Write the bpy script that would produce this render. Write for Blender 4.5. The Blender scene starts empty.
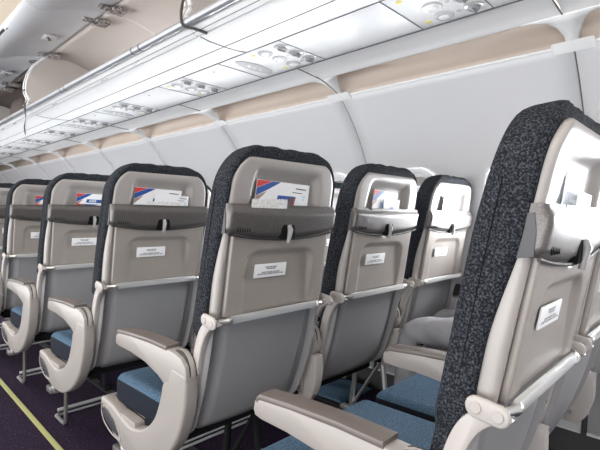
import bpy, bmesh, math, random
import numpy as np
from mathutils import Vector, Matrix
random.seed(7)
C = bpy.context.scene.collection
sc = bpy.context.scene
PI = math.pi

# ------------------------------------------------------------------ materials
def mat(name, col, rough=.5, metal=0, spec=.5, noise=None, bump=None, coat=0, trans=0):
    m = bpy.data.materials.new(name); m.use_nodes = True
    nt = m.node_tree; b = nt.nodes['Principled BSDF']
    b.inputs['Base Color'].default_value = (*col, 1)
    b.inputs['Roughness'].default_value = rough
    b.inputs['Metallic'].default_value = metal
    b.inputs['Specular IOR Level'].default_value = spec
    b.inputs['Coat Weight'].default_value = coat
    b.inputs['Transmission Weight'].default_value = trans
    tc = nt.nodes.new('ShaderNodeTexCoord')
    if noise:
        sc_, lo, hi, c2 = noise
        n = nt.nodes.new('ShaderNodeTexNoise'); n.inputs['Scale'].default_value = sc_
        n.inputs['Detail'].default_value = 3
        nt.links.new(tc.outputs['Object'], n.inputs['Vector'])
        r = nt.nodes.new('ShaderNodeValToRGB')
        r.color_ramp.elements[0].position = lo; r.color_ramp.elements[1].position = hi
        r.color_ramp.elements[0].color = (*col, 1); r.color_ramp.elements[1].color = (*c2, 1)
        nt.links.new(n.outputs['Fac'], r.inputs['Fac'])
        nt.links.new(r.outputs['Color'], b.inputs['Base Color'])
    if bump:
        n = nt.nodes.new('ShaderNodeTexNoise'); n.inputs['Scale'].default_value = bump[0]
        n.inputs['Detail'].default_value = 2
        nt.links.new(tc.outputs['Object'], n.inputs['Vector'])
        u = nt.nodes.new('ShaderNodeBump'); u.inputs['Strength'].default_value = bump[1]
        u.inputs['Distance'].default_value = .002
        nt.links.new(n.outputs['Fac'], u.inputs['Height'])
        nt.links.new(u.outputs['Normal'], b.inputs['Normal'])
    return m

M = dict(
 shell=mat('shell_plastic', (.355,.33,.312), .36, noise=(6,.3,.8,(.325,.302,.287))),
 tray=mat('tray_plastic', (.30,.268,.245), .34, noise=(9,.3,.8,(.275,.245,.225))),
 lower=mat('lower_panel_plastic', (.275,.268,.272), .34, noise=(5,.3,.8,(.25,.245,.25))),
 housing=mat('housing_grey', (.105,.095,.090), .32, .3, bump=(420,.25), noise=(300,.4,.75,(.155,.145,.14))),
 housing_dark=mat('end_cap_grey', (.09,.09,.095), .6, 0, .3),
 black=mat('black_recess', (.008,.008,.009), .9, spec=.1),
 gap=mat('dark_gasket', (.03,.028,.027), .6),
 silver=mat('brushed_silver', (.80,.795,.79), .30, .6),
 rail=mat('grip_rail_grey', (.40,.41,.44), .38, .6),
 chrome=mat('steel', (.62,.61,.60), .28, .9),
 frame=mat('frame_plastic', (.38,.35,.33), .38),
 arm=mat('armrest_plastic', (.30,.275,.256), .36),
 pad=mat('armrest_pad', (.13,.108,.097), .42),
 badge=mat('badge_dark', (.05,.05,.055), .35),
 cover=mat('seat_cover_fabric', (.010,.011,.014), .95, spec=.1, noise=(300,.45,.75,(.075,.082,.096)), bump=(260,.9)),
 cap=mat('headrest_fabric', (.02,.02,.022), .9, spec=.15, noise=(300,.42,.72,(.13,.13,.135)), bump=(120,1.0)),
 blue=mat('cushion_fabric', (.028,.060,.098), .9, spec=.15, noise=(300,.35,.72,(.105,.165,.235)), bump=(260,.8)),
 side_shade=mat('cushion_side_shade', (.010,.013,.02), .85, spec=.15),
 pan=mat('seat_pan_black', (.012,.012,.013), .9, spec=.1),
 white=mat('cabin_white', (.86,.855,.85), .38),
 psu=mat('service_panel_white', (.86,.86,.86), .35),
 wall=mat('sidewall_panel', (.66,.655,.665), .45, noise=(2,.3,.8,(.64,.635,.645))),
 cove=mat('cove_cream', (.66,.56,.48), .6, noise=(3,.3,.8,(.70,.61,.54))),
 seam=mat('seam_grey', (.12,.12,.125), .6),
 lens=mat('lens_grey', (.66,.66,.67), .2, .3),
 vent=mat('vent_grey', (.55,.55,.56), .3, .3),
 ventdark=mat('vent_dark', (.24,.24,.25), .35),
 speaker=mat('speaker_grille', (.60,.60,.61), .5, noise=(220,.4,.6,(.45,.45,.46))),
 yellow=mat('yellow_dot', (.85,.74,.18), .5),
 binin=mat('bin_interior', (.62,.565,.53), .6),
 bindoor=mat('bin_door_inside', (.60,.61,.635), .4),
 binshade=mat('bin_shade_dark', (.11,.085,.075), .7),
 ceil=mat('ceiling_cream', (.72,.62,.51), .6),
 hinge=mat('hinge_metal', (.52,.50,.49), .4, .4, noise=(70,.4,.6,(.16,.14,.13))),
 carpet=mat('carpet', (.020,.012,.026), .95, spec=.1, noise=(120,.60,.72,(.10,.075,.13)), bump=(300,.8)),
 strip=mat('floor_strip', (.37,.37,.16), .5),
 dado=mat('dado_panel', (.50,.50,.51), .35, noise=(4,.3,.8,(.46,.46,.47))),
 paper=mat('white_card', (.80,.80,.81), .45),
 paper2=mat('off_white_paper', (.72,.71,.69), .6, noise=(150,.5,.62,(.52,.52,.52))),
 cardgrey=mat('grey_blue_card', (.36,.40,.46), .5, noise=(60,.4,.6,(.28,.33,.40))),
 paleblue=mat('pale_blue_print', (.42,.58,.76), .5),
 red=mat('red_print', (.62,.045,.035), .5),
 navy=mat('navy_print', (.015,.075,.30), .5),
 tan=mat('tan_print', (.36,.24,.19), .5),
 orange=mat('orange_print', (.75,.28,.12), .5),
 ink=mat('grey_ink', (.07,.07,.075), .7),
 trousers=mat('grey_trousers', (.27,.265,.28), .9, spec=.1, noise=(14,.3,.7,(.33,.325,.34)), bump=(22,.9)),
 shirt=mat('dark_shirt', (.05,.06,.08), .9),
 skin=mat('skin', (.52,.33,.24), .55),
 hair=mat('hair', (.02,.015,.012), .7),
 shoe=mat('shoe', (.03,.03,.03), .5),
 bag=mat('grey_bag', (.14,.13,.135), .7),
 bag2=mat('brown_bag', (.06,.04,.035), .7),
 strap=mat('dark_strap', (.05,.045,.045), .6),
)
def glass():
    m = bpy.data.materials.new('window_glass'); m.use_nodes = True
    nt = m.node_tree; nt.nodes.clear()
    o = nt.nodes.new('ShaderNodeOutputMaterial'); t = nt.nodes.new('ShaderNodeBsdfTransparent')
    t.inputs[0].default_value = (.95,.96,.97,1)
    g = nt.nodes.new('ShaderNodeBsdfGlossy'); g.inputs['Roughness'].default_value = .03
    x = nt.nodes.new('ShaderNodeMixShader'); x.inputs[0].default_value = .06
    nt.links.new(t.outputs[0], x.inputs[1]); nt.links.new(g.outputs[0], x.inputs[2])
    nt.links.new(x.outputs[0], o.inputs[0]); return m
M['glass'] = glass()

# ------------------------------------------------------------------ helpers
def link(name, me, m, parent=None, smooth=True):
    o = bpy.data.objects.new(name, me); C.objects.link(o)
    me.materials.clear()
    me.materials.append(m)
    if parent: o.parent = parent
    return o
def mesh(name, verts, faces, smooth=True, merge=False):
    me = bpy.data.meshes.new(name); me.from_pydata([tuple(v) for v in verts], [], faces)
    bm = bmesh.new(); bm.from_mesh(me)
    if merge: bmesh.ops.remove_doubles(bm, verts=bm.verts, dist=1e-5)
    bmesh.ops.recalc_face_normals(bm, faces=bm.faces)
    bm.to_mesh(me); bm.free()
    if smooth: me.shade_smooth()
    return me
def autosmooth(me, ang=35):
    me.shade_smooth()
    bm = bmesh.new(); bm.from_mesh(me)
    a = math.radians(ang)
    for e in bm.edges:
        if len(e.link_faces) == 2 and e.calc_face_angle(0) > a: e.smooth = False
    bm.to_mesh(me); bm.free()
def obj(name, verts, faces, m, parent=None, smooth=True, sharp=None):
    me = mesh(name, verts, faces, smooth)
    if sharp: autosmooth(me, sharp)
    return link(name, me, m, parent)
def tag(o, label=None, cat=None, group=None, kind=None):
    if label: o['label'] = label
    if cat: o['category'] = cat
    if group: o['group'] = group
    if kind: o['kind'] = kind
    return o
def empty(name, loc):
    o = bpy.data.objects.new(name, None); C.objects.link(o); o.location = loc
    o.empty_display_size = .1; return o
def copy_tree(o, parent=None):
    c = o.copy(); C.objects.link(c)
    if parent: c.parent = parent
    for ch in list(o.children): copy_tree(ch, c)
    return c

class MB:
    def __init__(s): s.v=[]; s.f=[]
    def add(s, v, f):
        n=len(s.v); s.v += [tuple(p) for p in v]; s.f += [[i+n for i in q] for q in f]
    def box(s, a, b, bev=0):
        bm = bmesh.new(); bmesh.ops.create_cube(bm, size=1)
        for v in bm.verts:
            v.co = Vector([(a[i]+b[i])/2 + v.co[i]*(b[i]-a[i]) for i in range(3)])
        if bev: bmesh.ops.bevel(bm, geom=bm.edges[:], offset=bev, segments=2, profile=.6, affect='EDGES')
        s.bm(bm)
    def bm(s, bm):
        bm.verts.index_update()
        s.add([v.co.copy() for v in bm.verts], [[v.index for v in f.verts] for f in bm.faces]); bm.free()
    def prism(s, pts, axis, a, b, bev=0, seg=2):
        """extrude a 2D outline along an axis"""
        def P(p, t):
            if axis=='x': return Vector((t, p[0], p[1]))
            if axis=='y': return Vector((p[0], t, p[1]))
            return Vector((p[0], p[1], t))
        bm = bmesh.new()
        va=[bm.verts.new(P(p,a)) for p in pts]; vb=[bm.verts.new(P(p,b)) for p in pts]
        fa=bm.faces.new(va); fb=bm.faces.new(vb[::-1]); n=len(pts)
        for i in range(n): bm.faces.new((va[i],vb[i],vb[(i+1)%n],va[(i+1)%n]))
        bmesh.ops.recalc_face_normals(bm, faces=bm.faces)
        if bev:
            es=list(set(list(fa.edges)+list(fb.edges)))
            bmesh.ops.bevel(bm, geom=es, offset=bev, segments=seg, profile=.5, affect='EDGES')
        s.bm(bm)
    def tube(s, path, r, n=10, cap=True):
        path=[Vector(p) for p in path]; rs = r if isinstance(r,(list,tuple)) else [r]*len(path)
        base=len(s.v); ref=None
        for i,p in enumerate(path):
            if i==0: t=path[1]-p
            elif i==len(path)-1: t=p-path[i-1]
            else: t=(path[i+1]-p).normalized()+(p-path[i-1]).normalized()
            t.normalize()
            if ref is None: ref = Vector((0,0,1)) if abs(t.z)<.9 else Vector((1,0,0))
            a=t.cross(ref)
            if a.length<1e-4: a=t.cross(Vector((0,1,0)))
            a.normalize(); b=t.cross(a); ref=-b if False else ref
            for k in range(n):
                q=2*PI*k/n; s.v.append(tuple(p+a*math.cos(q)*rs[i]+b*math.sin(q)*rs[i]))
        for i in range(len(path)-1):
            for k in range(n):
                s.f.append([base+i*n+k, base+i*n+(k+1)%n, base+(i+1)*n+(k+1)%n, base+(i+1)*n+k])
        if cap:
            s.f.append([base+k for k in range(n)][::-1]); s.f.append([base+(len(path)-1)*n+k for k in range(n)])
    def disc(s, c, nrm, r, h, n=20, sx=1, sy=1, u=None):
        """short cylinder with a rounded rim; c centre of base, nrm its axis"""
        nrm=Vector(nrm).normalized(); c=Vector(c)
        a=Vector(u).normalized() if u else nrm.orthogonal().normalized(); b=nrm.cross(a)
        prof=[(r,0),(r,h*.6),(r*.9,h),(0,h)]; base=len(s.v)
        for (rr,hh) in prof[:-1]:
            for k in range(n):
                q=2*PI*k/n; s.v.append(tuple(c+a*math.cos(q)*rr*sx+b*math.sin(q)*rr*sy+nrm*hh))
        for i in range(2):
            for k in range(n): s.f.append([base+i*n+k, base+i*n+(k+1)%n, base+(i+1)*n+(k+1)%n, base+(i+1)*n+k])
        s.f.append([base+2*n+k for k in range(n)]); s.f.append([base+k for k in range(n)][::-1])
    def build_each(s, name, m, parent=None, sharp=38):
        """every loose piece becomes an object of its own"""
        up=list(range(len(s.v)))
        def find(a):
            while up[a]!=a: up[a]=up[up[a]]; a=up[a]
            return a
        for q in s.f:
            for b in q[1:]: up[find(b)]=find(q[0])
        groups={}
        for q in s.f: groups.setdefault(find(q[0]),[]).append(q)
        out=[]
        for fs in groups.values():
            ids=sorted({i for q in fs for i in q}); mp={a:k for k,a in enumerate(ids)}
            p=MB(); p.v=[s.v[i] for i in ids]; p.f=[[mp[i] for i in q] for q in fs]
            out.append(p.build(name,m,parent,sharp))
        return out
    def build(s, name, m, parent=None, sharp=38):
        me = mesh(name, s.v, s.f, True)
        autosmooth(me, sharp)
        return link(name, me, m, parent)

def smooth01(t): t=max(0,min(1,t)); return t*t*(3-2*t)
def curve(pts, n):
    """Catmull-Rom through 2D/3D points"""
    P=[Vector(p) for p in pts]; P=[2*P[0]-P[1]]+P+[2*P[-1]-P[-2]]; out=[]
    m=len(P)-3
    for i in range(m):
        for k in range(n):
            t=k/n; a,b,c,d=P[i:i+4]
            out.append(.5*((2*b)+(c-a)*t+(2*a-5*b+4*c-d)*t*t+(3*b-a-3*c+d)*t**3))
    out.append(P[-2]); return out

# ------------------------------------------------------------------ seat geometry
_z=[1.2,1.14,1.05,1.0,.9,.76,.6,.45,.38]; _y=[-.022,-.010,.008,.014,.030,.052,.090,.135,.175]
_c=np.polyfit(_z,_y,4)
def prof(z): return float(np.polyval(_c,z))

def stack(zs, w, y0, y1, r, nx=24, rear=None, front=None, xc=0):
    """closed body made of horizontal rounded sections; rear is the face towards the row behind"""
    V=[];F=[];ns=4; rows=[]
    for z in zs:
        ww=w(z); a=y0(z); b=y1(z); rr=min(r, ww*.9, (b-a)*.48); row=[]
        for i in range(nx+1):
            x=-ww+rr+(2*ww-2*rr)*i/nx
            row.append((x+xc, a+(rear(x,z) if rear else 0), z))
        for k in range(1,ns+1):
            q=-PI/2+PI/2*k/ns; row.append((ww-rr+rr*math.cos(q)+xc, a+rr+rr*math.sin(q), z))
        for k in range(0,ns+1):
            q=PI/2*k/ns; row.append((ww-rr+rr*math.cos(q)+xc, b-rr+rr*math.sin(q), z))
        for i in range(1,nx):
            x=ww-rr-(2*ww-2*rr)*i/nx
            row.append((x+xc, b+(front(x,z) if front else 0), z))
        for k in range(0,ns+1):
            q=PI/2+PI/2*k/ns; row.append((-ww+rr+rr*math.cos(q)+xc, b-rr+rr*math.sin(q), z))
        for k in range(0,ns):
            q=PI+PI/2*k/ns; row.append((-ww+rr+rr*math.cos(q)+xc, a+rr+rr*math.sin(q), z))
        rows.append(row)
    n=len(rows[0])
    for r_ in rows: V+=r_
    for j in range(len(rows)-1):
        for i in range(n): F.append([j*n+i, j*n+(i+1)%n, (j+1)*n+(i+1)%n, (j+1)*n+i])
    # caps: strips between the rear and front runs
    for j in (0,len(rows)-1):
        F.append([j*n+i for i in range(n)] if j==0 else [j*n+i for i in range(n)][::-1])
    return V,F

def corner(z, ztop, R):
    """how far a rounded top corner pulls the side in at height z"""
    if z<=ztop-R: return 0
    t=min(1,(z-(ztop-R))/R); return R*(1-math.sqrt(max(0,1-t*t)))
def zrow(a,b,n,ztop=None,R=.1):
    zs=list(np.linspace(a,b-R,n))
    for k in range(1,13): zs.append(b-R+R*math.sin(PI/2*k/12*.985))
    return zs

def ssb(x,z,hw,z0,z1,e,ez=None):
    """soft box mask"""
    ez=ez or e
    return smooth01((hw-abs(x))/e+.5)*smooth01((z-z0)/ez+.5)*smooth01((z1-z)/ez+.5)

def shell_w(z): return .211-.013*smooth01((z-.85)/.35)-corner(z,1.204,.082)*.97
def make_cover():
    zt=1.232
    w=lambda z: .226-.014*smooth01((z-.75)/.45)-.018*smooth01((.745-z)/.05)-corner(z,zt,.118)*.985
    y0=lambda z: prof(min(z,1.2))+.004+.020*smooth01((1.05-z)/.2)+.020*corner(z,zt,.02)/.02
    y1=lambda z: prof(min(z,1.2))+.014+.066-.006*smooth01((z-1.02)/.15)-.035*corner(z,zt,.04)/.04
    def rear(x,z):
        inside=smooth01((shell_w(min(z,1.203))-.003-abs(x))/.006)*smooth01((1.196-z)/.006)
        return .028*inside+.0014*math.sin(x*110+z*45)*smooth01((z-1.195)/.02)
    V,F=stack(zrow(.44,zt,60,R=.118), w, y0, y1, .012, 70, rear=rear)
    V=[(x,y,z+.0018*math.sin(x*85+y*70)*smooth01((z-1.20)/.012)) for x,y,z in V]
    return V,F
def make_shell():
    zt=1.204
    w=shell_w
    y0=lambda z: prof(z)+.022*corner(z,zt,.02)/.02
    y1=lambda z: prof(z)+.042
    def rear(x,z):
        m=ssb(x,z,.128-.10*max(0,z-1.06),.985,1.160,.034,.030)
        g=ssb(x,z,.190,.72,1.0,.006,.01)
        return .021*m+.006*g
    return stack(list(np.linspace(.745,1.10,60))+zrow(1.103,zt,5,R=.082), w, y0, y1, .014, 60, rear=rear)
def make_tray():
    w=lambda z: .186
    y0=lambda z: prof(z)-.010
    y1=lambda z: prof(z)+.004
    def rear(x,z):
        hw=.132; r=.045; # arch shaped hollow with rounded shoulders
        zt=.948
        d=zt-z
        lim=hw if d>r else (hw-r+math.sqrt(max(0,r*r-(r-max(0,d))**2)) if d>0 else 0)
        a=smooth01((lim-abs(x))/.022+.35)*smooth01(d/.022+.2)
        # floor of the hollow climbs back towards the bottom edge
        notch=.006*smooth01((.03-math.hypot(x, (z-.998)))/.006)
        return .013*a*(0.45+.55*smooth01((z-.79)/.12))+notch
    return stack(np.linspace(.772,1.0,56), w, y0, y1, .005, 70, rear=rear)
def make_lower():
    w=lambda z: .212-.04*smooth01((.42-z)/.10)**2
    y0=lambda z: prof(z)+.004+.06*smooth01((.46-z)/.08)**2
    y1=lambda z: y0(z)+.035
    rear=lambda x,z: .010*smooth01((abs(x)-.150)/.02)+.014*(x/.2)**2
    return stack(np.linspace(.402,.768,44), w, y0, y1, .016, 50, rear=rear)
def make_housing():
    zb=.985; zt=1.073
    w=lambda z: .2085-.004*smooth01((1.0-z)/.02)
    y0=lambda z: prof(z)-.020+.012*smooth01((z-1.045)/.028)+.010*smooth01((.998-z)/.012)
    y1=lambda z: prof(z)+.040
    front=lambda x,z: -.050*smooth01((.123-abs(x))/.01+.5)
    V,F=stack(np.linspace(zb,zt,16), w, y0, y1, .012, 64, front=front)
    out=[]
    for (x,y,z) in V:     # the lower edge sags towards the middle
        t=(zt-z)/(zt-zb); sag=.020*(1-(min(abs(x),.2165)/.2165)**2)-.002
        out.append((x,y,z-(sag-.012)*t))
    return out,F
def make_cushion():
    # local box with soft edges, y runs towards the front of the seat
    bm=bmesh.new(); bmesh.ops.create_cube(bm,size=1)
    for v in bm.verts: v.co=Vector((v.co.x*.474, .400+v.co.y*.40, .448+v.co.z*.104))
    bmesh.ops.bevel(bm, geom=bm.edges[:], offset=.028, segments=4, profile=.5, affect='EDGES')
    for v in bm.verts:
        if v.co.y>.5: v.co.z-=.012*((v.co.y-.5)/.1)
    mb=MB(); mb.bm(bm); return mb

def text_mesh(body, size, spacing=1.0):
    cu=bpy.data.curves.new('t','FONT'); cu.body=body; cu.size=size; cu.align_x='CENTER'; cu.align_y='CENTER'
    cu.space_line=spacing; cu.resolution_u=2; cu.offset=size*.035
    o=bpy.data.objects.new('t',cu); C.objects.link(o)
    bpy.context.view_layer.update()
    me=bpy.data.meshes.new_from_object(o.evaluated_get(bpy.context.evaluated_depsgraph_get()))
    bpy.data.objects.remove(o); me.name='lettering'; return me

# --- armrest, local frame of its seat (y forward, z up), centred on x=0
ARM_OUT=[(a_,b_-.006*(a_-.1)/.43) for a_,b_ in [(.536,.628),(.532,.648),(.515,.660),(.42,.668),(.30,.672),(.21,.670),(.165,.668),(.130,.660),(.104,.640),(.098,.610),
         (.105,.575),(.13,.553),(.165,.548),(.20,.560),(.25,.582),(.33,.602),(.43,.611),(.51,.612),(.530,.616)]]
def make_armrest(parent, x):
    m=MB(); m.prism(ARM_OUT,'x',x-.023,x+.023,.007); a=m.build('armrest',M['arm'],parent)
    p=MB(); top=[(.524,.648),(.514,.658),(.42,.667),(.30,.673),(.20,.673)]
    out=[(q[0],q[1]+.004) for q in top]+[(q[0],q[1]-.010) for q in reversed(top)]
    p.prism(out,'x',x-.0245,x+.0245,.004); q=p.build('arm_pad',M['pad'],a); q['label']='dark brown top pad'
    h=MB(); pts=[(.150+.052*math.cos(t),.618+.056*math.sin(t)) for t in np.linspace(PI*.35,PI*1.25,12)]
    pts+=[(.150,.560)]
    h.prism(pts,'x',x-.008,x+.008,.002); h.build('hinge_cover',M['frame'],a)
    g=MB()
    for s in (-1,1):
        g.prism([(.150+.0525*math.cos(t),.618+.0565*math.sin(t)) for t in np.linspace(PI*.3,PI*1.25,12)]+[(.150,.565)],'x',x+s*.0095-.0012,x+s*.0095+.0012)
    g.build_each('slot',M['gap'],a)
    return a
def make_end_panel(parent, x):
    lo=curve([(.100,.620),(.101,.560),(.112,.500),(.150,.420),(.225,.345),(.330,.292),(.430,.280),(.520,.292),(.600,.335),(.648,.375)],5)
    hi=curve([(.650,.392),(.635,.402),(.560,.398),(.500,.385),(.440,.372),(.380,.378),(.320,.405),(.270,.450),(.238,.510),(.222,.565)],5)
    top=[Vector((.205,.580)),Vector((.190,.585)),Vector((.180,.618)),Vector((.165,.625))]
    m=MB(); m.prism([tuple(p) for p in lo+hi+top],'x',x-.024,x+.020,.009,3)
    a=m.build('end_panel',M['arm'],parent)
    f=MB(); f.prism([(.50,.375),(.455,.428),(.44,.430),(.36,.372)],'x',x+.016,x+.040,.005); f.build('fin',M['arm'],a)
    t=MB(); t.box((x-.018,.40,.36),(x+.050,.640,.388),.008); t.build('foot_tray',M['arm'],a)
    b=MB(); b.prism([(.625,.352),(.618,.374),(.585,.372),(.535,.352),(.50,.318),(.505,.312),(.55,.316),(.60,.332)],'x',x-.0265,x-.020,.0015)
    o=b.build('badge_recess',M['badge'],a); o['label']='dark oval badge recess'
    r=MB(); r.tube([(x-.0250,y,z) for y,z in curve([(.636,.352),(.628,.386),(.58,.385),(.52,.36),(.485,.312),(.50,.302),(.56,.306),(.615,.326),(.636,.352)],4)],.0022,6,False)
    r.build('badge_outline',M['arm'],a)
    k=MB(); k.box((x-.02,.50,.235),(x+.03,.56,.262),.006); k.box((x-.01,.47,.245),(x+.02,.52,.30),.004); k.build('under_bracket',M['chrome'],a)
    return a
def make_mid_support(parent, x):
    m=MB(); out=[tuple(p) for p in curve([(.092,.560),(.094,.48),(.110,.42),(.140,.385)],4)]+[(.175,.385),(.185,.45),(.170,.52),(.168,.562)]
    m.prism(out,'x',x-.018,x+.018,.005); a=m.build('armrest_support',M['frame'],parent)
    s=MB(); s.disc((x,.112,.425),(0,-1,0),.004,.006,10); s.build('screw',M['chrome'],a)
    k=MB()
    for sx in (-1,1):
        k.prism([(.15,.42),(.21,.43),(.20,.50),(.17,.505),(.152,.48)],'x',x+sx*.026-.007,x+sx*.026+.007,.004)
    k.build_each('bracket',M['chrome'],a)

def basic_seat():
    t=empty('passenger_seat',(0,0,0))
    V,F=make_cover(); c=obj('backrest_cover',V,F,M['cover'],t,sharp=50); c['label']='dark blue-black woven fabric cover'
    s=MB()
    for sx in (-1,1):
        s.tube([(sx*(.2255-.012*smooth01((z-.75)/.45)),prof(z)+.050,z) for z in np.linspace(.8,1.11,14)],.0009,5)
    s.build_each('seam',M['black'],c)
    V,F=make_shell(); sh=obj('back_shell',V,F,M['shell'],t,sharp=45)
    V,F=make_lower(); obj('lower_back_panel',V,F,M['lower'],t,sharp=45)['label']='smooth darker grey lower back panel'
    V,F=make_tray(); tr=obj('tray_table',V,F,M['tray'],t,sharp=60)
    V,F=make_housing(); ho=obj('pocket_housing',V,F,M['housing'],t,sharp=45); ho['label']='dark grey ribbed top pocket band'
    e=MB()
    for sx in (-1,1):
        pts=[(prof(1.0)-.006,.998),(prof(1.0)-.008,1.035),(prof(1.05)+.004,1.06),(prof(1.05)+.034,1.058),(prof(1.0)+.036,.99)]
        e.prism(pts,'x',sx*.2087,sx*.2105,.0008)
    e.build_each('end_cap',M['housing_dark'],ho)
    g=MB(); xs=np.linspace(-.206,.206,30)
    g.tube([(x,prof(.99)-.014,.982-(.020*(1-(abs(x)/.2165)**2)-.014)) for x in xs],.0034,6); g.build('gasket',M['gap'],ho)
    ri=MB()
    for i in range(6): ri.tube([(-.180+i*.008,prof(1.0)-.0205,1.0),(-.180+i*.008,prof(1.0)-.0200,1.025)],.0012,5)
    ri.build_each('rib',M['black'],ho)
    l=MB(); l.box((-.028,prof(1.0)-.0235,.976),(.028,prof(1.0)-.004,1.030),.007)
    lr=l.build('latch_recess',M['black'],ho)
    l=MB(); l.tube([(0,prof(1.0)-.024,1.016),(0,prof(1.0)-.029,1.004),(0,prof(1.0)-.022,.966)],[.006,.0075,.006],10)
    l.build('latch',M['lower'],lr)
    # placard with its two notices
    p=MB(); d=Vector((0,prof(.87)-prof(.91),-.04)).normalized()
    cz=.888; cy=prof(cz)-.004
    rot=Matrix.Rotation(math.atan2(prof(.868)-prof(.908),.04),4,'X')
    p.box((-.060,-.0015,-.0195),(.060,.0015,.0195),.0008)
    pl=p.build('placard',M['paper'],tr); pl.matrix_local=Matrix.Translation((-.035,cy,cz))@rot
    pl['label']='white notice placard with two lines of capitals'
    tm=TXT; tx=link('placard_lettering',tm,M['ink'],pl); tx.matrix_local=Matrix.Translation((0,-.0021,0))@Matrix.Rotation(PI/2,4,'X')
    # tray hinge bar and its arms
    yb=prof(.76)-.022
    b=MB(); b.box((-.172,yb-.006,.754),(.172,yb+.006,.775),.004)
    ba=b.build('tray_bar',M['silver'],t); ba['label']='polished silver tray hinge bar'
    b=MB()
    for sx in (-1,1):
        b.tube([(sx*.170,yb,.764),(sx*.180,yb,.764),(sx*.183,yb,.764),(sx*.206,yb+.008,.764)],[.0105,.0105,.0075,.0075],12)
    b.build_each('pivot',M['chrome'],ba)
    for sx in (-1,1):
        f=MB(); path=curve([(.008,.764),(.020,.760),(.052,.735),(.075,.69),(.093,.62),(.118,.53),(.150,.45)],5)
        ins=[(p[0]-.012,p[1]-.004) for p in path]; outs=[(p[0]+.016,p[1]+.010) for p in path]
        base=prof(.76)-.035
        pts=[(base+a,b_) for a,b_ in ins]+[(base+a,b_) for a,b_ in reversed(outs)]
        f.prism(pts,'x',sx*.210,sx*.230,.004); fr=f.build('side_frame',M['frame'],t)
        k=MB(); k.prism([(yb+.016+ (.016 if math.cos(q)>0 else -.016)+.017*math.cos(q),.767+.017*math.sin(q)+(.002 if math.cos(q)>0 else -.002)) for q in np.linspace(0,2*PI,24,endpoint=False)],'x',sx*.224,sx*.233,.004,3)
        k.disc((sx*.2325,yb+.000,.765),(sx,0,0),.009,.0025,14); k.disc((sx*.2325,yb+.032,.769),(sx,0,0),.009,.0025,14)
        k.build('pivot_plate',M['frame'],fr)
    cu=make_cushion().build('seat_cushion',M['blue'],t); cu['label']='blue woven seat cushion with sides coloured as shaded'
    cu.data.materials.append(M['side_shade'])
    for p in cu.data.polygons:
        if p.normal.z<.45: p.material_index=1  # faces not pointing up get a near-black navy, shade put into the colour
    pn=MB(); pn.box((-.225,.22,.372),(.225,.57,.398),.008); pn.build('seat_pan',M['pan'],t)
    return t

TXT=text_mesh("FASTEN SEAT BELT\nWHILE SEATED\n\nLIFE VEST UNDER YOUR SEAT\nUSE BOTTOM CUSHION FOR FLOTATION",.0052,.95)
for v in TXT.vertices: pass
X0=.8765; S=.52; Y0=.196; PP=.709
def seat_pos(r,c): return (X0+S*c, Y0+PP*(r-1), 0)
proto_m=basic_seat(); make_armrest(proto_m,.26); make_mid_support(proto_m,.26)
proto_w=basic_seat()
proto_a=basic_seat(); make_armrest(proto_a,.26); make_mid_support(proto_a,.26); make_armrest(proto_a,-.240); make_end_panel(proto_a,-.240)
NR=6
ROWN={1:'nearest row, at the right edge of the photo',2:'second row, the big one in the centre',3:'third row',4:'fourth row',5:'fifth row',6:'sixth and farthest row'}
LAB={(1,0):'nearest seat filling the right edge, grey back shell with a grey-blue card and slip',
 (1,1):'middle seat of the nearest row, mostly hidden behind the large foreground seat',
 (1,2):'window seat of the nearest row in which the passenger in grey trousers sits',
 (2,0):'large centre aisle seat with red and blue cornered card in its dark pocket',
 (2,1):'middle seat just right of the large centre seat, small card in its silvery pocket',
 (2,2):'sunlit window seat with washed-out white back, beside the foreground seat',
 (3,0):'aisle seat with two overlapping cards in its pocket, directly left of the large centre seat',
 (3,1):'middle seat whose dark rounded top peeks out left of the large centre seat',
 (3,2):'window seat of the third row, hidden behind the large centre seat',
 (4,0):'aisle seat two ahead of the large centre seat, card with two red and blue corners',
 (4,1):'middle seat of the fourth row, top edge just above the aisle seat beside it',
 (4,2):'window seat of the fourth row, behind the other seat tops',
 (5,0):'small aisle seat third ahead of the large centre seat, near the left edge',
 (5,1):'middle seat of the fifth row, top edge behind the small aisle seat near left edge',
 (5,2):'window seat of the fifth row, hidden behind nearer seat tops',
 (6,0):'farthest aisle seat, dark top cut by the left edge of the photo',
 (6,1):'middle seat of the farthest row beside the far aisle seat',
 (6,2):'window seat of the farthest row by the sidewall'}
seats={}
for r in range(1,NR+1):
    for c,pr in enumerate((proto_a,proto_m,proto_w)):
        if r==1: o=pr
        else: o=copy_tree(pr)
        o.location=seat_pos(r,c)
        tag(o,LAB[(r,c)],'airplane seat','seats in rows of three'); seats[(r,c)]=o

# the foreground seat is leaned back a touch more than the others
piv=Matrix.Translation((0,.12,.5)); 
for ch in seats[(1,0)].children:
    if ch.name.split('.')[0] in ('backrest_cover','back_shell','tray_table','pocket_housing','tray_bar'):
        ch.matrix_basis=piv@Matrix.Rotation(math.radians(.5 if ch.name.startswith('backrest') else 1.3),4,'X')@piv.inverted()
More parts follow.
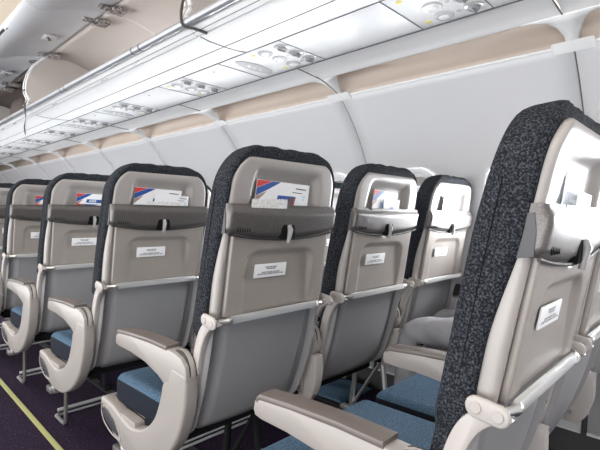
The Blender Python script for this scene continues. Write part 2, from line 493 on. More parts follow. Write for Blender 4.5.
# ------------------------------------------------------------------ base frames per row
def base_frame():
    t=empty('seat_base_frame',(0,0,0))
    for y in (.33,.48):
        b=MB(); b.tube([(.70,y,.353),(2.10,y,.353)],.017,12); b.build('cross_beam',M['pan'],t)
    for x in (1.05,1.88):
        l=MB()
        l.tube([(x,.33,.34),(x+.0,.31,.18),(x,.27,.02)],.014,8)
        l.box((x-.02,.23,.0),(x+.02,.35,.02),.005)
        l.build('rear_leg',M['chrome'] if x>1.5 else M['pan'],t)
        l=MB(); l.tube([(x,.48,.34),(x,.50,.16),(x,.52,.02)],.014,8); l.box((x-.02,.46,.0),(x+.02,.58,.02),.005)
        l.tube([(x,.34,.30),(x,.50,.05)],.009,8); l.build('front_leg',M['chrome'] if x>1.5 else M['pan'],t)
    g=MB(); 
    path=[(.725,.47,.32),(.725,.60,.30),(.725,.635,.26),(.725,.640,.03),(.725,.66,.014),(.725,.775,.014),(.738,.785,.014)]
    g.tube(path,.009,8); g.build('restraint_post',M['chrome'],t)
    g=MB(); g.tube([(.735,.785,.036),(2.17,.785,.036)],.009,8); g.tube([(.735,.785,.010),(2.17,.785,.010)],.006,8); g.build('baggage_bar',M['silver'],t)
    return t
bf=base_frame()
for r in range(1,NR+1):
    o=bf if r==1 else copy_tree(bf)
    o.location=(0,Y0+PP*(r-1),0)
    names={1:'nearest row',2:'row of the large centre seat',3:'third row, ending in a bent foot bar',4:'fourth row',5:'fifth row',6:'farthest row'}
    tag(o,'metal frame and bag rail under the '+names[r],'seat frame','seat base frames')

# ------------------------------------------------------------------ cards in the pockets
def quad(mb,p): n=len(mb.v); mb.v+=p; mb.f.append([n+i for i in range(len(p))])
def card(w,h,kind):
    """card standing in local xz, origin at its bottom centre, printed side towards -y"""
    m=MB(); m.box((-w/2,-.0008,0),(w/2,.0008,h))
    base=m.build('safety_card' if kind!='slip' else 'paper_slip',M['cardgrey'] if kind=='grey' else (M['paper2'] if kind=='slip' else M['paper']))
    y=-.0012
    def pr(name,pts,mm):
        q=MB(); n=len(pts)
        q.prism([(a*w-w/2,b*h) for a,b in pts],'y',y-.0003,y,0); q.build(name,M[mm],base)
    if kind in('corner','double','small'):
        pr('red_stripe',[(.0,.99),(.0,.80),(.26,.99)],'red')
        pr('blue_stripe',[(.0,.79),(.0,.60),(.22,.80),(.42,.99),(.27,.99)],'navy')
        pr('tan_stripe',[(.0,.59),(.0,.44),(.12,.62),(.18,.74)],'tan')
    if kind=='double':
        pr('red_stripe',[(.0,.52),(.0,.40),(.22,.52)],'red')
        pr('blue_stripe',[(.0,.39),(.0,.30),(.30,.42),(.66,.52),(.24,.52)],'navy')
    if kind in('corner','front','double'):
        x0,x1=(.36,.74) if kind!='double' else (.25,.75)
        z0,z1=(.36,.66) if kind!='double' else (.58,.74)
        pr('blue_label',[(x0,z0),(x1-.03,z0),(x1,z1),(x0+.03,z1)],'navy')
        q=MB(); t_=text_mesh('A320',h*.15); o=link('lettering',t_,M['paper'],base); o.matrix_local=Matrix.Translation(((x0+x1)/2*w-w/2-.012,y-.0006,(z0+z1)/2*h))@Matrix.Rotation(PI/2,4,'X')
        if kind!='double': pr('orange_print',[(x1-.13,z0+.05),(x1-.04,z0+.05),(x1-.02,z1-.04),(x1-.11,z1-.04)],'orange')
        pr('small_print',[(.72,.86),(.93,.85),(.93,.88),(.72,.89)],'ink')
        pr('small_print',[(.66,.76),(.86,.75),(.86,.77),(.66,.78)],'ink')
        for b in (.66,.58,.40,.30): pr('pictogram',[(.88,b),(.92,b),(.92,b+.04),(.88,b+.04)],'paleblue')
    if kind=='small':
        pr('pale_print',[(.30,.25),(.95,.25),(.95,.62),(.30,.62)],'paleblue')
        pr('blue_label',[(.38,.48),(.86,.46),(.86,.54),(.38,.56)],'navy')
    if kind=='slip':
        for b in (.75,.55,.35): pr('printed_line',[(.25,b),(.8,b-.02),(.8,b),(.25,b+.02)],'ink') if h>.05 else None
    if kind=='pale':
        pr('pale_print',[(.06,.55),(.5,.55),(.5,.85),(.06,.85)],'paleblue')
    return base
def place_card(o,r,c,x,z,dy=0,tilt=0,lean=.12,label='',cat='card'):
    sx,sy,_=seat_pos(r,c)
    o.matrix_world=Matrix.Translation((sx+x,sy+prof(z+.04)+.006+dy,z))@Matrix.Rotation(lean,4,'X')@Matrix.Rotation(tilt,4,'Y')
    tag(o,label,cat,'papers in the seat pockets')
place_card(card(.205,.110,'corner'),2,0,-.014,1.028,.004,.03,label='white card with red and blue corner in the large centre seat pocket')
place_card(card(.128,.036,'slip'),2,0,-.072,1.052,-.010,-.02,lean=.12,label='small off-white paper slip in front of the card, large centre seat',cat='paper slip')
place_card(card(.200,.112,'corner'),3,0,-.020,1.026,.006,.03,label='wide white card with red and blue corner in the pocket left of centre seat')
place_card(card(.150,.088,'front'),3,0,.036,1.028,-.001,.03,label='smaller white card with blue label overlapping another, pocket left of the centre seat')
place_card(card(.135,.044,'slip'),3,0,-.000,1.044,-.009,.0,label='narrow white slip across the two cards, pocket left of the centre seat',cat='paper slip')
place_card(card(.070,.046,'pale'),3,0,-.080,1.036,-.006,0,label='pale blue printed corner slip at the left of the two cards',cat='paper slip')
place_card(card(.180,.110,'double'),4,0,.006,1.022,.004,.02,label='white card with two red and blue corners in the fourth aisle seat pocket')
place_card(card(.180,.108,'double'),5,0,.012,1.022,.004,.02,label='small white card with red and blue corner in the fifth aisle seat pocket')
place_card(card(.150,.108,'double'),6,0,.03,1.022,.004,.02,label='tiny white card in the farthest aisle seat pocket at left edge')
place_card(card(.155,.112,'small'),2,1,-.020,1.026,.004,.06,label='white card with a red corner in the middle seat pocket right of centre')
place_card(card(.105,.082,'front'),2,1,.018,1.026,-.003,.02,label='narrow pale leaflet with blue label in front of red cornered card')
place_card(card(.135,.112,'plain'),2,2,-.010,1.026,.004,.02,label='plain white sunlit card in the window seat pocket')
place_card(card(.085,.100,'grey'),1,0,-.048,1.022,-.008,.10,label='grey-blue card standing in the pocket of the foreground seat')
place_card(card(.100,.054,'slip'),1,0,-.002,1.040,-.020,.05,label='off-white folded leaflet in front of the grey-blue card, foreground seat',cat='paper slip')

# ------------------------------------------------------------------ the shell of the cabin
YA,YB=-1.6,11.0
WP=[(2.20,-.02),(2.215,.14),(2.225,.40),(2.215,.70),(2.19,.92),(2.155,1.10),(2.115,1.25),(2.06,1.38),(1.99,1.49),(1.92,1.575),(1.83,1.673)]
WZ=[p[1] for p in WP]; WX=[p[0] for p in WP]
def wallx(z): return float(np.interp(z,WZ,WX))
_wc=np.polyfit(WZ,WX,6)
def wx(z): return float(np.polyval(_wc,z))
JY=[.42+1.08*k for k in range(-2,11)]
WIN_C=1.095; HW,HH=.115,.165
wins=[]
for k in range(len(JY)-1):
    for q in (.25,.75):
        wins.append(JY[k]+1.08*q)
# sidewall panels, one per two windows, each with two openings
def wall_panel(n,ya,yb):
    ys={ya+.003,yb-.003}
    holes=[(ya+1.08*q-HW-.012,ya+1.08*q+HW+.012) for q in(.25,.75)]
    for h in holes: ys|=set(h)
    for t in np.linspace(ya+.003,yb-.003,13): 
        if all(abs(t-y)>.03 for y in ys): ys.add(float(t))
    ys=sorted(ys); zz=sorted(set([.66,WIN_C-HH-.012,WIN_C+HH+.012]+list(np.linspace(.75,.90,3))+[.98,1.04,1.10,1.16,1.22]+list(np.linspace(1.31,1.673,14))))
    V=[(wx(z),y,z) for z in zz for y in ys]; F=[]; ny=len(ys)
    for j in range(len(zz)-1):
        for i in range(ny-1):
            yc=(ys[i]+ys[i+1])/2; zc=(zz[j]+zz[j+1])/2
            if WIN_C-HH-.012<zc<WIN_C+HH+.012 and any(a<yc<b for a,b in holes): continue
            F.append([j*ny+i,j*ny+i+1,(j+1)*ny+i+1,(j+1)*ny+i])
    o=obj('wall_right',V,F,M['wall']); tag(o,kind='structure')
    md=o.modifiers.new('thick','SOLIDIFY'); md.thickness=.012; md.offset=1 
    # lower dado panel
    zz=list(np.linspace(.13,.655,8)); V=[(wx(z)-.004,y,z) for z in zz for y in (ya+.012,yb-.012)]; F=[[2*j,2*j+1,2*j+3,2*j+2] for j in range(7)]
    d=obj('wall_right_dado',V,F,M['dado']); tag(d,kind='structure'); md=d.modifiers.new('thick','SOLIDIFY'); md.thickness=.012; md.offset=1
    t=MB(); t.box((wx(.13)-.012,ya+.012,.122),(wx(.13),yb-.012,.132)); tag(t.build('baseboard_right',M['silver']),kind='structure')
for k in range(len(JY)-1): wall_panel(k,JY[k],JY[k+1])
t=MB(); t.box((2.225,YA,-.02),(2.245,YB,.70)); t.box((2.20,YA,.64),(2.23,YB,.70)); tag(t.build('wall_right_backing',M['gap']),kind='structure')
for y in JY:      # dark joints between the panels
    m=MB(); zs=np.linspace(.66,1.66,30); m.tube([(wx(z)+.008,y,z) for z in zs],.004,6); tag(m.build('trim_1',M['seam']),kind='structure')
def rrect(hw,hh,r,n=6):
    out=[]
    for cx,cz,a in ((hw-r,hh-r,0),(-hw+r,hh-r,PI/2),(-hw+r,-hh+r,PI),(hw-r,-hh+r,1.5*PI)):
        for k in range(n+1): q=a+PI/2*k/n; out.append((cx+r*math.cos(q),cz+r*math.sin(q)))
    return out
def window_(yc,idx):
    rings=[(HW+.035,HH+.040,.10,-.002),(HW+.028,HH+.033,.095,-.010),(HW+.012,HH+.015,.085,-.010),(HW,HH,.075,.004),(HW-.004,HH-.004,.07,.050)]
    V=[];F=[];n=None
    for hw,hh,r,dx in rings:
        pts=rrect(hw,hh,r); n=len(pts)
        V+=[(wx(WIN_C+b)+dx,yc+a,WIN_C+b) for a,b in pts]
    for j in range(len(rings)-1):
        for i in range(n): F.append([j*n+i,j*n+(i+1)%n,(j+1)*n+(i+1)%n,(j+1)*n+i])
    f=obj('window_%d'%idx,V,F,M['white']); tag(f,kind='structure')
    pts=rrect(HW+.004,HH+.004,.07); V=[(wx(WIN_C+b)+.048,yc+a,WIN_C+b) for a,b in pts]
    V+=[(x+.004,y,z) for x,y,z in V]; F=[list(range(n)),list(range(n,2*n))[::-1]]+[[i,(i+1)%n,n+(i+1)%n,n+i] for i in range(n)]
    obj('window_pane',V,F,M['glass'],f,smooth=False)
    s=MB(); z0=WIN_C+HH-.045; zz=np.linspace(z0,WIN_C+HH+.0,4)
    s.add([(wx(z)+.030,yc+a,z) for z in zz for a in (-HW+.01,HW-.01)],[[2*j,2*j+1,2*j+3,2*j+2] for j in range(3)])
    s.box((wx(z0)+.024,yc-HW+.008,z0-.006),(wx(z0)+.034,yc+HW-.008,z0+.006),.002)
    s.build('window_shade',M['frame'],f)
for i,y in enumerate(wins): window_(y,i+1)

# cove: recess, ledge and joint fairings
def sheet(name,pts,y0,y1,m,kind='structure',ny=1,thick=0,off=1):
    ys=np.linspace(y0,y1,ny+1); V=[(x,y,z) for x,z in pts for y in ys]; n=ny+1; F=[]
    for j in range(len(pts)-1):
        for i in range(ny): F.append([j*n+i,j*n+i+1,(j+1)*n+i+1,(j+1)*n+i])
    o=obj(name,V,F,m); 
    if kind: tag(o,kind=kind)
    if thick: md=o.modifiers.new('t','SOLIDIFY'); md.thickness=thick; md.offset=off
    return o
sheet('trim_2',[(1.828,1.676),(1.85,1.71),(1.87,1.76),(1.85,1.80),(1.78,1.815),(1.70,1.80),(1.672,1.77),(1.672,1.733)],YA,YB,M['cove'],thick=.004)
t=MB(); t.tube([(1.826,YA,1.675),(1.826,YB,1.675)],.005,8); tag(t.build('trim_3',M['white']),kind='structure')
# outboard cover panel under the bin, one per frame pitch
def strip_panel(name,pts,m,gap=.002,ys=JY):
    for a,b in zip(ys[:-1],ys[1:]):
        sheet(name,pts,a+gap,b-gap,m)
strip_panel('ceiling_cover',[tuple(p) for p in curve([(1.497,1.747),(1.56,1.748),(1.63,1.742),(1.672,1.730),(1.680,1.738)],4)],M['white'])
for y in JY:      # white fairing bridging the cove at each joint
    V=[];F=[];ys=[-.13,-.10,-.06,-.03,-.012,0,.012,.03,.06,.10,.13]; n=len(ys)
    low=[(1.668,1.732),(1.71,1.722),(1.76,1.706),(1.80,1.690),(1.832,1.672)]
    for (x,z) in low:
        u=(x-1.668)/.164
        for dy in ys:
            k=max(.14,1-.95*u**.6)
            lift=.035*(abs(dy)/.13)**2*(math.sin(PI*u))
            V.append((x,y+dy*k,z+lift))
    for j in range(len(low)-1):
        for i in range(n-1): F.append([j*n+i,j*n+i+1,(j+1)*n+i+1,(j+1)*n+i])
    o=obj('trim_4',V,F,M['white']); tag(o,kind='structure'); md=o.modifiers.new('t','SOLIDIFY'); md.thickness=.006
    m=MB(); m.tube([(x,y,z-.001) for x,z in [(1.50,1.745)]+low],.0028,6); tag(m.build('trim_5',M['seam']),kind='structure')
    m=MB(); m.prism([(1.800,1.684),(1.812,1.674),(1.842,1.656),(1.846,1.668),(1.83,1.684)],'y',y-.07,y+.07,.006); tag(m.build('trim_6',M['white']),kind='structure')
# bin underside and service channel
BINP=[(.955,1.760),(.962,1.745),(.975,1.741),(1.02,1.735),(1.10,1.734),(1.16,1.737),(1.205,1.7425)]
def under(y0,y1): return sheet('ceiling_bin_underside',BINP,y0+.0015,y1-.0015,M['white'])
BY=[-.65,1.515,3.68,5.84,8.00,10.16,11.0]
t=0
for a,b in zip(BY[:-1],BY[1:]):
    h=(a+b)/2
    under(a,h); under(h,b)
    m=MB(); m.tube([(1.09,a,1.7335),(1.09,b,1.7335)],.0014,5); m.tube([(.9405,a,1.7435),(.9405,b,1.7435)],.0013,5); m.tube([(.9605,a,1.7385),(.9605,b,1.7385)],.0013,5); tag(m.build('trim_7',M['seam']),kind='structure')
for a in BY[:-1]:
    m=MB(); m.tube([(x,a,z-.001) for x,z in BINP[2:]],.0022,6); tag(m.build('trim_8',M['seam']),kind='structure')
# ------------------------------------------------------------------ passenger service units
GY=[.622-.735*2,.622-.735,.622,1.36,2.09,2.86,3.60,4.33,5.05,5.8,6.5,7.25,8.0]
OV={1.36:1,2.86:1,3.60:1,5.05:1,.622-.735:1}
ZP=1.744
edges=[]
def psu(i,y):
    ov=y in OV
    t=empty('service_unit',(1.355,y,ZP))
    y1=.375 if ov else .215; y0=-.042
    m=MB(); m.box((-.144,y0+.003,0),(.144,y1-.003,.02),.002); m.build('panel',M['psu'],t)
    for k,x in enumerate((-.086,0,.086)):
        m=MB(); m.disc((x,.104,0),(0,0,-1),.033,.007,20); l=m.build('reading_light',M['lens'],t)
        m=MB(); m.disc((x,.104,-.007),(0,0,-1),.018,.003,16); m.build('lens',M['white'],l)
        m=MB(); m.disc((x,0,0),(0,0,-1),.034,.005,20); v=m.build('air_vent',M['vent'],t)
        m=MB(); m.disc((x,0,-.005),(0,0,-1),.020,.008,16); m.box((x-.019,-.004,-.018),(x+.019,.004,-.010),.002); m.build('nozzle',M['ventdark'],v)
        m=MB(); m.disc((x,.052,0),(0,0,-1),.008,.002,10); m.build('button',M['vent'],t)
    for x in (-.098,.100):
        m=MB(); m.disc((x,.170,0),(0,0,-1),.011,.002,12); m.build('yellow_dot',M['yellow'],t)
    if ov:
        m=MB(); n=28
        pts=[]
        for k in range(n):
            q=2*PI*k/n; a=abs(math.cos(q))**.9*math.copysign(1,math.cos(q)); pts.append((a*.112,.280+.042*math.sin(q)*(1-.25*a*a)))
        m.prism(pts,'z',-.004,0,.001); s=m.build('speaker_grille',M['speaker'],t)
        m=MB()
        for k in (-1,0,1): m.disc((k*.035,.280,-.004),(0,0,-1),.014,.003,14,1.3,.7)
        m.build_each('indicator',M['paper'],s)
    return y+y0,y+y1,t
spans=[]
wh=['just outside the top right','at the top right corner','at top right beside the bin','with oval grille above the large centre seat','without grille, left of the centre seat','with oval grille, third from the right','fourth from the right along the panel strip','fifth from the right along the strip','sixth from the right along the strip','seventh from the right along the strip','eighth from the right along the strip','ninth from the right along the strip','last one at the far left']
for i,y in enumerate(GY):
    if y<-.2: continue
    a,b,t=psu(i,y); spans.append((a,b))
    tag(t,'white overhead panel of lights and vents, '+wh[i],'overhead panel','overhead service units')
for xx in (1.2075,1.5005):
    m=MB(); m.tube([(xx,YA,1.7425),(xx,YB,1.7425)],.0026,6); tag(m.build('trim_13',M['seam']),kind='structure')
for ab in spans:
    for yy in ab:
        m=MB(); m.tube([(1.213,yy,ZP-.0004),(1.497,yy,ZP-.0004)],.0016,6); tag(m.build('trim_14',M['seam']),kind='structure')
cur=YA
for a,b in spans+[(YB,YB)]:
    if a-cur>.01:
        n=max(1,round((a-cur)/.5))
        m=MB(); m.box((1.211,cur+.001,ZP),(1.499,a-.001,ZP+.02),.001); tag(m.build('ceiling_filler_panel',M['psu']),kind='structure')
        m=MB(); m.disc((1.27,(cur+a)/2-.04,ZP),(0,0,-1),.008,.0006,14); tag(m.build('trim_9',M['lens']),kind='structure')
    cur=b
m=MB(); m.box((1.203,YA,ZP+.004),(1.507,YB,ZP+.030)); tag(m.build('ceiling_channel',M['seam']),kind='structure')

# ------------------------------------------------------------------ overhead bin
HX,HZ=1.04,2.18      # hinge line
for i,(a,b) in enumerate(zip(BY[:-1],BY[1:])):
    dark = i>=2  # farther tubs use a darkened interior colour, their shade painted in
    t=empty('overhead_bin',(0,0,0))
    where=['directly overhead at top right','long pale one at the top left with both doors raised','dark one beyond the curved partition, left edge','fourth along the aisle','fifth along the aisle','last before the front'][i]
    tag(t,'open overhead luggage bin, '+where,'overhead bin','overhead luggage bins')
    back=[tuple(p) for p in curve([(.945,1.775),(1.05,1.775),(1.30,1.785),(1.46,1.83),(1.50,1.93),(1.46,2.05),(1.36,2.14),(1.20,2.185),(1.045,2.185)],4)]
    sheet('bin_tub',back,a+.004,b-.004,M['binshade'] if dark else M['binin'],kind=None,thick=.008,off=1).parent=t
    h=(a+b)/2
    if not dark:
        m=MB(); m.tube([(x-.004,h,z+.002) for x,z in back[1:-1]],.004,6); m.build('joint_strip',M['white'],t)
    # rail
    m=MB(); m.tube([(.900,a,1.766),(.900,b,1.766)],.0155,16); rl=m.build('hand_rail',M['rail'],t); rl['label']='silver grip rail along the lip'
    m=MB(); 
    for yy in (a+.35,a+.42,h+.22,h+.29,):
        m.tube([(.900,yy-.004,1.766),(.900,yy+.004,1.766)],.0165,14)
    m.build_each('rail_clip',M['strap'],rl)
    m=MB(); m.prism([(.908,1.778),(.935,1.788),(.966,1.765),(.960,1.737),(.941,1.7435),(.925,1.762),(.912,1.768)],'y',a+.002,b-.002,.003); m.build('lip',M['white'],t)
    m=MB()
    for yy in (a+.45,h-.25,h+.55):
        for k in range(7): 
            if k!=2: m.box((.945,yy+k*.012,1.7380),(.953,yy+k*.012+.008,1.7425))
    m.build('lip_marking',M['lens'],t)
    # divider walls at the ends
    edge=[tuple(p) for p in curve([(.905,1.795),(.925,1.84),(.905,1.90),(.915,1.99),(.955,2.09),(1.04,2.18)],5)]
    m=MB(); m.prism(edge+[tuple(p) for p in back[::-1]],'y',b-.014,b-.002); m.build('partition',M['binin'],t)
    m=MB(); m.tube([(x,b-.008,z) for x,z in edge],.009,8); m.tube([(x-.012,b+.012,z) for x,z in edge],.004,8); m.build('partition_edge',M['white'],t)
    # two raised doors, each with hinges and latch plates
    for j,(c,d) in enumerate(((a,h),(h,b))):
        dp=[tuple(p) for p in curve([(1.030,2.188),(.95,2.178),(.85,2.150),(.74,2.108),(.69,2.098),(.655,2.108),(.640,2.125)],4)]
        dr=sheet('door',dp,c+.006,d-.006,M['bindoor'],kind=None,thick=.012,off=-1); dr.parent=t
        for q,yy in enumerate((c+.12,d-.11)):
            m=MB(); m.box((.955,yy-.014,2.150),(1.035,yy+.014,2.178),.004)
            for e in range(3): m.disc((.965+e*.027,yy,2.150),(0,0,-1),.006,.006,8)
            hg=m.build('door_hinge',M['hinge'],dr)
            m=MB(); m.box((1.038,yy-.055,2.150),(1.095,yy+.030,2.172),.004); m.tube([(1.03,yy-.05,2.16),(1.03,yy+.05,2.16)],.009,8); m.build('hinge_bracket',M['hinge'],hg)
        for yy in ((c+d)/2,):
            m=MB(); m.box((.87,yy-.045,2.136),(.935,yy+.045,2.150),.003); lp=m.build('latch_plate',M['lens'],dr)
            m=MB(); m.box((.885,yy-.022,2.130),(.90,yy-.006,2.140),.002); m.box((.90,yy+.008,2.130),(.915,yy+.026,2.142),.002); m.build_each('latch_hole',M['binshade'],lp)
            m=MB(); m.box((.640,yy-.06,2.096),(.668,yy+.06,2.118),.004); m.box((.650,yy-.11,2.094),(.672,yy-.08,2.110),.003); m.build_each('latch_hook',M['strap'],dr)
m=MB(); m.prism([(1.043,2.192),(1.032,2.192),(1.032,2.183),(1.043,2.183)],'y',YA,YB); tag(m.build('trim_10',M['white']),kind='structure')
# things in the dark bin
def softbag(name,c,s,m,label,rot=0):
    bm=bmesh.new(); bmesh.ops.create_cube(bm,size=1)
    bmesh.ops.subdivide_edges(bm,edges=bm.edges[:],cuts=5,use_grid_fill=True)
    for v in bm.verts:
        p=v.co*2; q=Vector([math.copysign(abs(k)**.9,k) for k in p]); L=max(abs(k) for k in p); 
        n=p.normalized()*L; w=p*.55+n*.45
        v.co=Vector((w.x*s[0],w.y*s[1],w.z*s[2]+.006*math.sin(p.x*7+p.y*5)))
    mb=MB(); mb.bm(bm); o=mb.build(name,m,sharp=180); 
    o.location=c; o.rotation_euler=(0,0,rot); 
    h=MB(); h.tube([tuple(v) for v in curve([(-s[0]*.4,0,s[2]*.7),(-s[0]*.3,0,s[2]*1.05),(s[0]*.3,0,s[2]*1.05),(s[0]*.4,0,s[2]*.7)],5)],.006,6); h.build('handle',M['strap'],o)
    tag(o,label,'bag'); return o
softbag('soft_bag',(1.13,3.93,1.905),(.13,.17,.11),M['bag'],'grey rounded soft bag just beyond the curved bin partition',.2)
softbag('travel_bag',(1.17,4.45,1.90),(.17,.24,.11),M['bag2'],'dark brown travel bag deeper in the dark open bin')
def strap(pts,w,name,label):
    m=MB(); P=curve(pts,5)
    V=[];F=[]
    for i,p in enumerate(P):
        s=math.sin(i*.22)*.6
        V+= [(p.x+w*math.sin(s),p.y-w*math.cos(s),p.z),(p.x-w*math.sin(s),p.y+w*math.cos(s),p.z)]
    F=[[2*i,2*i+1,2*i+3,2*i+2] for i in range(len(P)-1)]
    o=obj(name,V,F,M['strap']); md=o.modifiers.new('t','SOLIDIFY'); md.thickness=.002; tag(o,label,'strap')
strap([(.91,3.60,1.815),(.882,3.60,1.80),(.880,3.605,1.76),(.888,3.61,1.70),(.878,3.60,1.63),(.885,3.605,1.575)],.010,'hanging_strap','dark strap dangling from the bin rail near the left partition')
m=MB(); m.tube(curve([(.905,1.47,1.93),(.884,1.495,1.84),(.880,1.50,1.78),(.889,1.495,1.750),(.92,1.47,1.742),(.957,1.44,1.728)],6),[.0055]*31,8)
tag(m.build('dangling_cable',M['strap']),'thin dark cable looping over the bin rail at the top centre','cable')

# ------------------------------------------------------------------ ceiling over the aisle, floor, front
sheet('ceiling',[(-1.4,2.26),(-.6,2.34),(.2,2.34),(.60,2.30),(.80,2.27),(1.04,2.235)],YA,YB,M['ceil'],thick=.01,off=-1)
m=MB(); m.box((-1.4,YA,-.04),(2.24,YB,0)); tag(m.build('floor',M['carpet']),kind='structure')
m=MB(); m.box((.628,YA,0),(.650,YB,.004),.001); tag(m.build('trim_11',M['strip']),kind='structure')
m=MB(); m.box((-1.4,YB,0),(2.24,YB+.03,2.4)); tag(m.build('wall_front',M['wall']),kind='structure')
m=MB()
for x in (1.05,1.88): m.box((x-.022,YA,0),(x+.022,YB,.003))
tag(m.build('trim_12',M['gap']),kind='structure')
bm=bmesh.new(); bmesh.ops.create_grid(bm,x_segments=24,y_segments=24,size=.5)
for v in bm.verts:
    x,y=v.co.x,v.co.y; v.co=Vector((x*.30,y*.42,.035*max(0,1-(2*abs(x))**4)*max(0,1-(2*abs(y))**4)+.006+.004*math.sin(x*14+y*9)))
mb=MB(); mb.bm(bm); o=mb.build('folded_blanket',M['blue'],sharp=180); o.location=(2.03,1.70,.0)
md=o.modifiers.new('t','SOLIDIFY'); md.thickness=.006; md.offset=-1; o.location.z=.008
tag(o,'blue woven cloth lying on the floor under the second-row window seat','blanket')

# ------------------------------------------------------------------ the passenger
def passenger():
    sx,sy,_=seat_pos(1,2); t=None
    verts=[];edges=[];rad=[]
    def v(p,r): verts.append(p); rad.append(r if isinstance(r,tuple) else (r,r)); return len(verts)-1
    def e(a,b): edges.append((a,b))
    X=sx
    pel=v((X,sy+.24,.60),(.125,.105))
    b1=v((X,sy+.215,.74),(.125,.095)); b2=v((X,sy+.19,.90),(.14,.10)); b3=v((X,sy+.17,1.04),(.13,.09)); nk=v((X,sy+.17,1.13),(.055,.055)); hd0=v((X,sy+.19,1.20),(.06,.065)); 
    hd1=v((X,sy+.205,1.28),(.075,.09)); hd2=v((X,sy+.20,1.345),(.06,.075))
    for a,b in zip((pel,b1,b2,b3,nk,hd0,hd1),(b1,b2,b3,nk,hd0,hd1,hd2)): e(a,b)
    for s in(-1,1):
        KX=X+(.03 if s>0 else -.245); hip=v((X+s*.085,sy+.28,.585),(.085,.082)); th=v(((X+s*.105)*.5+KX*.5,sy+.50,.580),(.078,.070)); kn=v((KX,sy+.765,.565),(.058,.060))
        sh=v((KX,sy+.775,.36),(.054,.056)); an=v((KX,sy+.79,.11),(.038,.04)); ft=v((KX,sy+.84,.045),(.040,.036)); to=v((KX+s*.01,sy+.97,.035),(.038,.026))
        e(pel,hip); e(hip,th); e(th,kn); e(kn,sh); e(sh,an); e(an,ft); e(ft,to)
        so=v((X+s*.165,sy+.18,1.02),(.055,.055)); el=v((X+s*.185,sy+.25,.79),(.044,.044)); wr=v((X+s*.09,sy+.43,.72),(.028,.026)); pa=v((X+s*.07,sy+.50,.70),(.034,.018))
        e(b3,so); e(so,el); e(el,wr); e(wr,pa)
    me=bpy.data.meshes.new('person'); me.from_pydata(verts,edges,[])
    o=bpy.data.objects.new('person',me); C.objects.link(o)
    md=o.modifiers.new('skin','SKIN'); 
    for i,r in enumerate(rad): me.skin_vertices[0].data[i].radius=r
    me.skin_vertices[0].data[pel].use_root=True
    md2=o.modifiers.new('s','SUBSURF'); md2.levels=3; md2.render_levels=3
    bpy.context.view_layer.update()
    ev=o.evaluated_get(bpy.context.evaluated_depsgraph_get()); nm=bpy.data.meshes.new_from_object(ev)
    bpy.data.objects.remove(o)
    nm.materials.clear()
    for k in('skin','trousers','shirt','shoe'): nm.materials.append(M[k])
    for p in nm.polygons:
        c=p.center; i=0
        if c.z<.68 and not (c.z>.665 and c.y>sy+.40): i=1
        if c.z<.10: i=3
        if c.z>=.68 and c.z<1.13: i=2
        if c.y>sy+.44 and c.z>.67: i=0
        p.material_index=i
    # folds where the trousers bend
    for vv in nm.vertices:
        c=vv.co
        if c.z<.68 and c.y>sy+.35:
            vv.co.z+= .0035*math.sin(c.y*70+c.x*60); vv.co.x+=.003*math.sin(c.y*55-c.z*60)*smooth01((c.y-sy-.45)/.2)
    nm.shade_smooth()
    o=bpy.data.objects.new('person',nm); C.objects.link(o)
    tag(o,'seated passenger in grey trousers by the window, knees towards the seat ahead','person')
    hx=X
    m=MB()  # hands: separate fingers resting on the lap
    for s in(-1,1):
        bx=X+s*.07
        for k in range(4):
            x=bx+(k-1.5)*.019; L=[.062,.074,.070,.055][k] if s>0 else [.055,.070,.074,.062][k]
            m.tube([(x*.98+bx*.02,sy+.515,.702),(x,sy+.545,.700),(x,sy+.545+L*.5,.690),(x,sy+.54+L*.85,.672)],[.009,.0085,.008,.006],8)
        m.tube([(bx-s*.028,sy+.475,.700),(bx-s*.045,sy+.505,.695),(bx-s*.050,sy+.54,.686)],[.011,.010,.008],8)
    m.build('fingers',M['skin'],o,sharp=180)
    m=MB(); bm=bmesh.new(); bmesh.ops.create_uvsphere(bm,u_segments=20,v_segments=14,radius=1)
    for q in bm.verts: q.co=Vector((X+q.co.x*.083,sy+.185+q.co.y*.095,1.305+q.co.z*.085))
    bmesh.ops.delete(bm,geom=[q for q in bm.verts if q.co.z<1.30 and q.co.y>sy+.17],context='VERTS'); m.bm(bm); m.build('hair',M['hair'],o,sharp=180)
    m=MB()
    for s in(-1,1):
        m.disc((X+s*.03,sy+.288,1.285),(0,1,0),.010,.006,12,1.3,.7); m.disc((X+s*.076,sy+.20,1.27),(s,0,0),.022,.010,12,.7,1.2)
    m.tube([(X,sy+.285,1.29),(X,sy+.305,1.25),(X,sy+.285,1.243)],[.007,.012,.008],8); m.tube([(X-.022,sy+.278,1.215),(X,sy+.285,1.213),(X+.022,sy+.278,1.215)],.005,6)
    m.build('face_features',M['skin'],o,sharp=180)
    return o
passenger()

# ------------------------------------------------------------------ light
def area(name,loc,size,sy,rot,e,col=(1,1,1)):
    l=bpy.data.lights.new(name,'AREA'); l.shape='RECTANGLE'; l.size=size; l.size_y=sy; l.energy=e; l.color=col
    o=bpy.data.objects.new(name,l); C.objects.link(o); o.location=loc; o.rotation_euler=rot; return o
def aim(o,d): o.rotation_euler=Vector(d).to_track_quat('-Z','Y').to_euler()
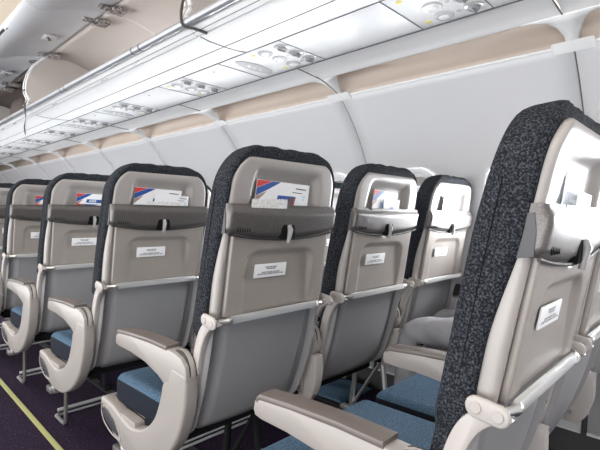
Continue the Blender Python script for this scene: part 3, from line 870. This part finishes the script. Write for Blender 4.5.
# daylight standing outside the windows
o=area('daylight',(3.1,2.0,1.15),1.6,9.0,(0,0,0),3500,(.97,.985,1)); o.matrix_world=Matrix.Translation((3.1,2.5,1.2))@Matrix.Rotation(math.radians(90),4,'Y')
# cabin ceiling lamps above the aisle
o=area('aisle_ceiling_lamp',(-.2,3.5,2.3),.3,9,(0,0,0),60,(1,.97,.93))
# added fill light on the open left side, tilted up at the overhead panels
o=area('far_side_fill',(-1.7,3.0,.75),1.2,9.0,(0,0,0),165,(.96,.98,1))
o.matrix_world=Matrix.Translation((-1.7,3.0,.75))@Matrix.Rotation(math.radians(-112),4,'Y')
# low sun raking in through the windows from behind
l=bpy.data.lights.new('low_sun','SUN'); l.energy=4.2; l.angle=math.radians(16); l.color=(1,.97,.93)
o=bpy.data.objects.new('low_sun',l); C.objects.link(o); aim(o,(-.80,.60,-.03))
w=bpy.data.worlds.new('world'); sc.world=w; w.use_nodes=True
w.node_tree.nodes['Background'].inputs[0].default_value=(.95,.97,1,1)
w.node_tree.nodes['Background'].inputs[1].default_value=.7

# ------------------------------------------------------------------ camera
f=440.31; yaw,pit,roll=[math.radians(a) for a in (45.78,1.479,-1.023)]
fw=Vector((math.sin(yaw)*math.cos(pit),math.cos(yaw)*math.cos(pit),-math.sin(pit)))
rt=Vector((math.cos(yaw),-math.sin(yaw),0)); up=rt.cross(fw)
c_,s_=math.cos(roll),math.sin(roll)
R=c_*rt-s_*up; U=s_*rt+c_*up
cd=bpy.data.cameras.new('camera'); cam=bpy.data.objects.new('camera',cd); C.objects.link(cam)
cd.sensor_fit='HORIZONTAL'; cd.sensor_width=36; cd.lens=36*f/600; cd.clip_start=.02
mw=Matrix((( R.x,U.x,-fw.x,0),(R.y,U.y,-fw.y,0),(R.z,U.z,-fw.z,1.05),(0,0,0,1))); cam.matrix_world=mw
sc.camera=cam
sc.view_settings.view_transform='Standard'; sc.view_settings.look='None'; sc.view_settings.exposure=.22; sc.view_settings.gamma=1
sc.view_settings.use_curve_mapping=False
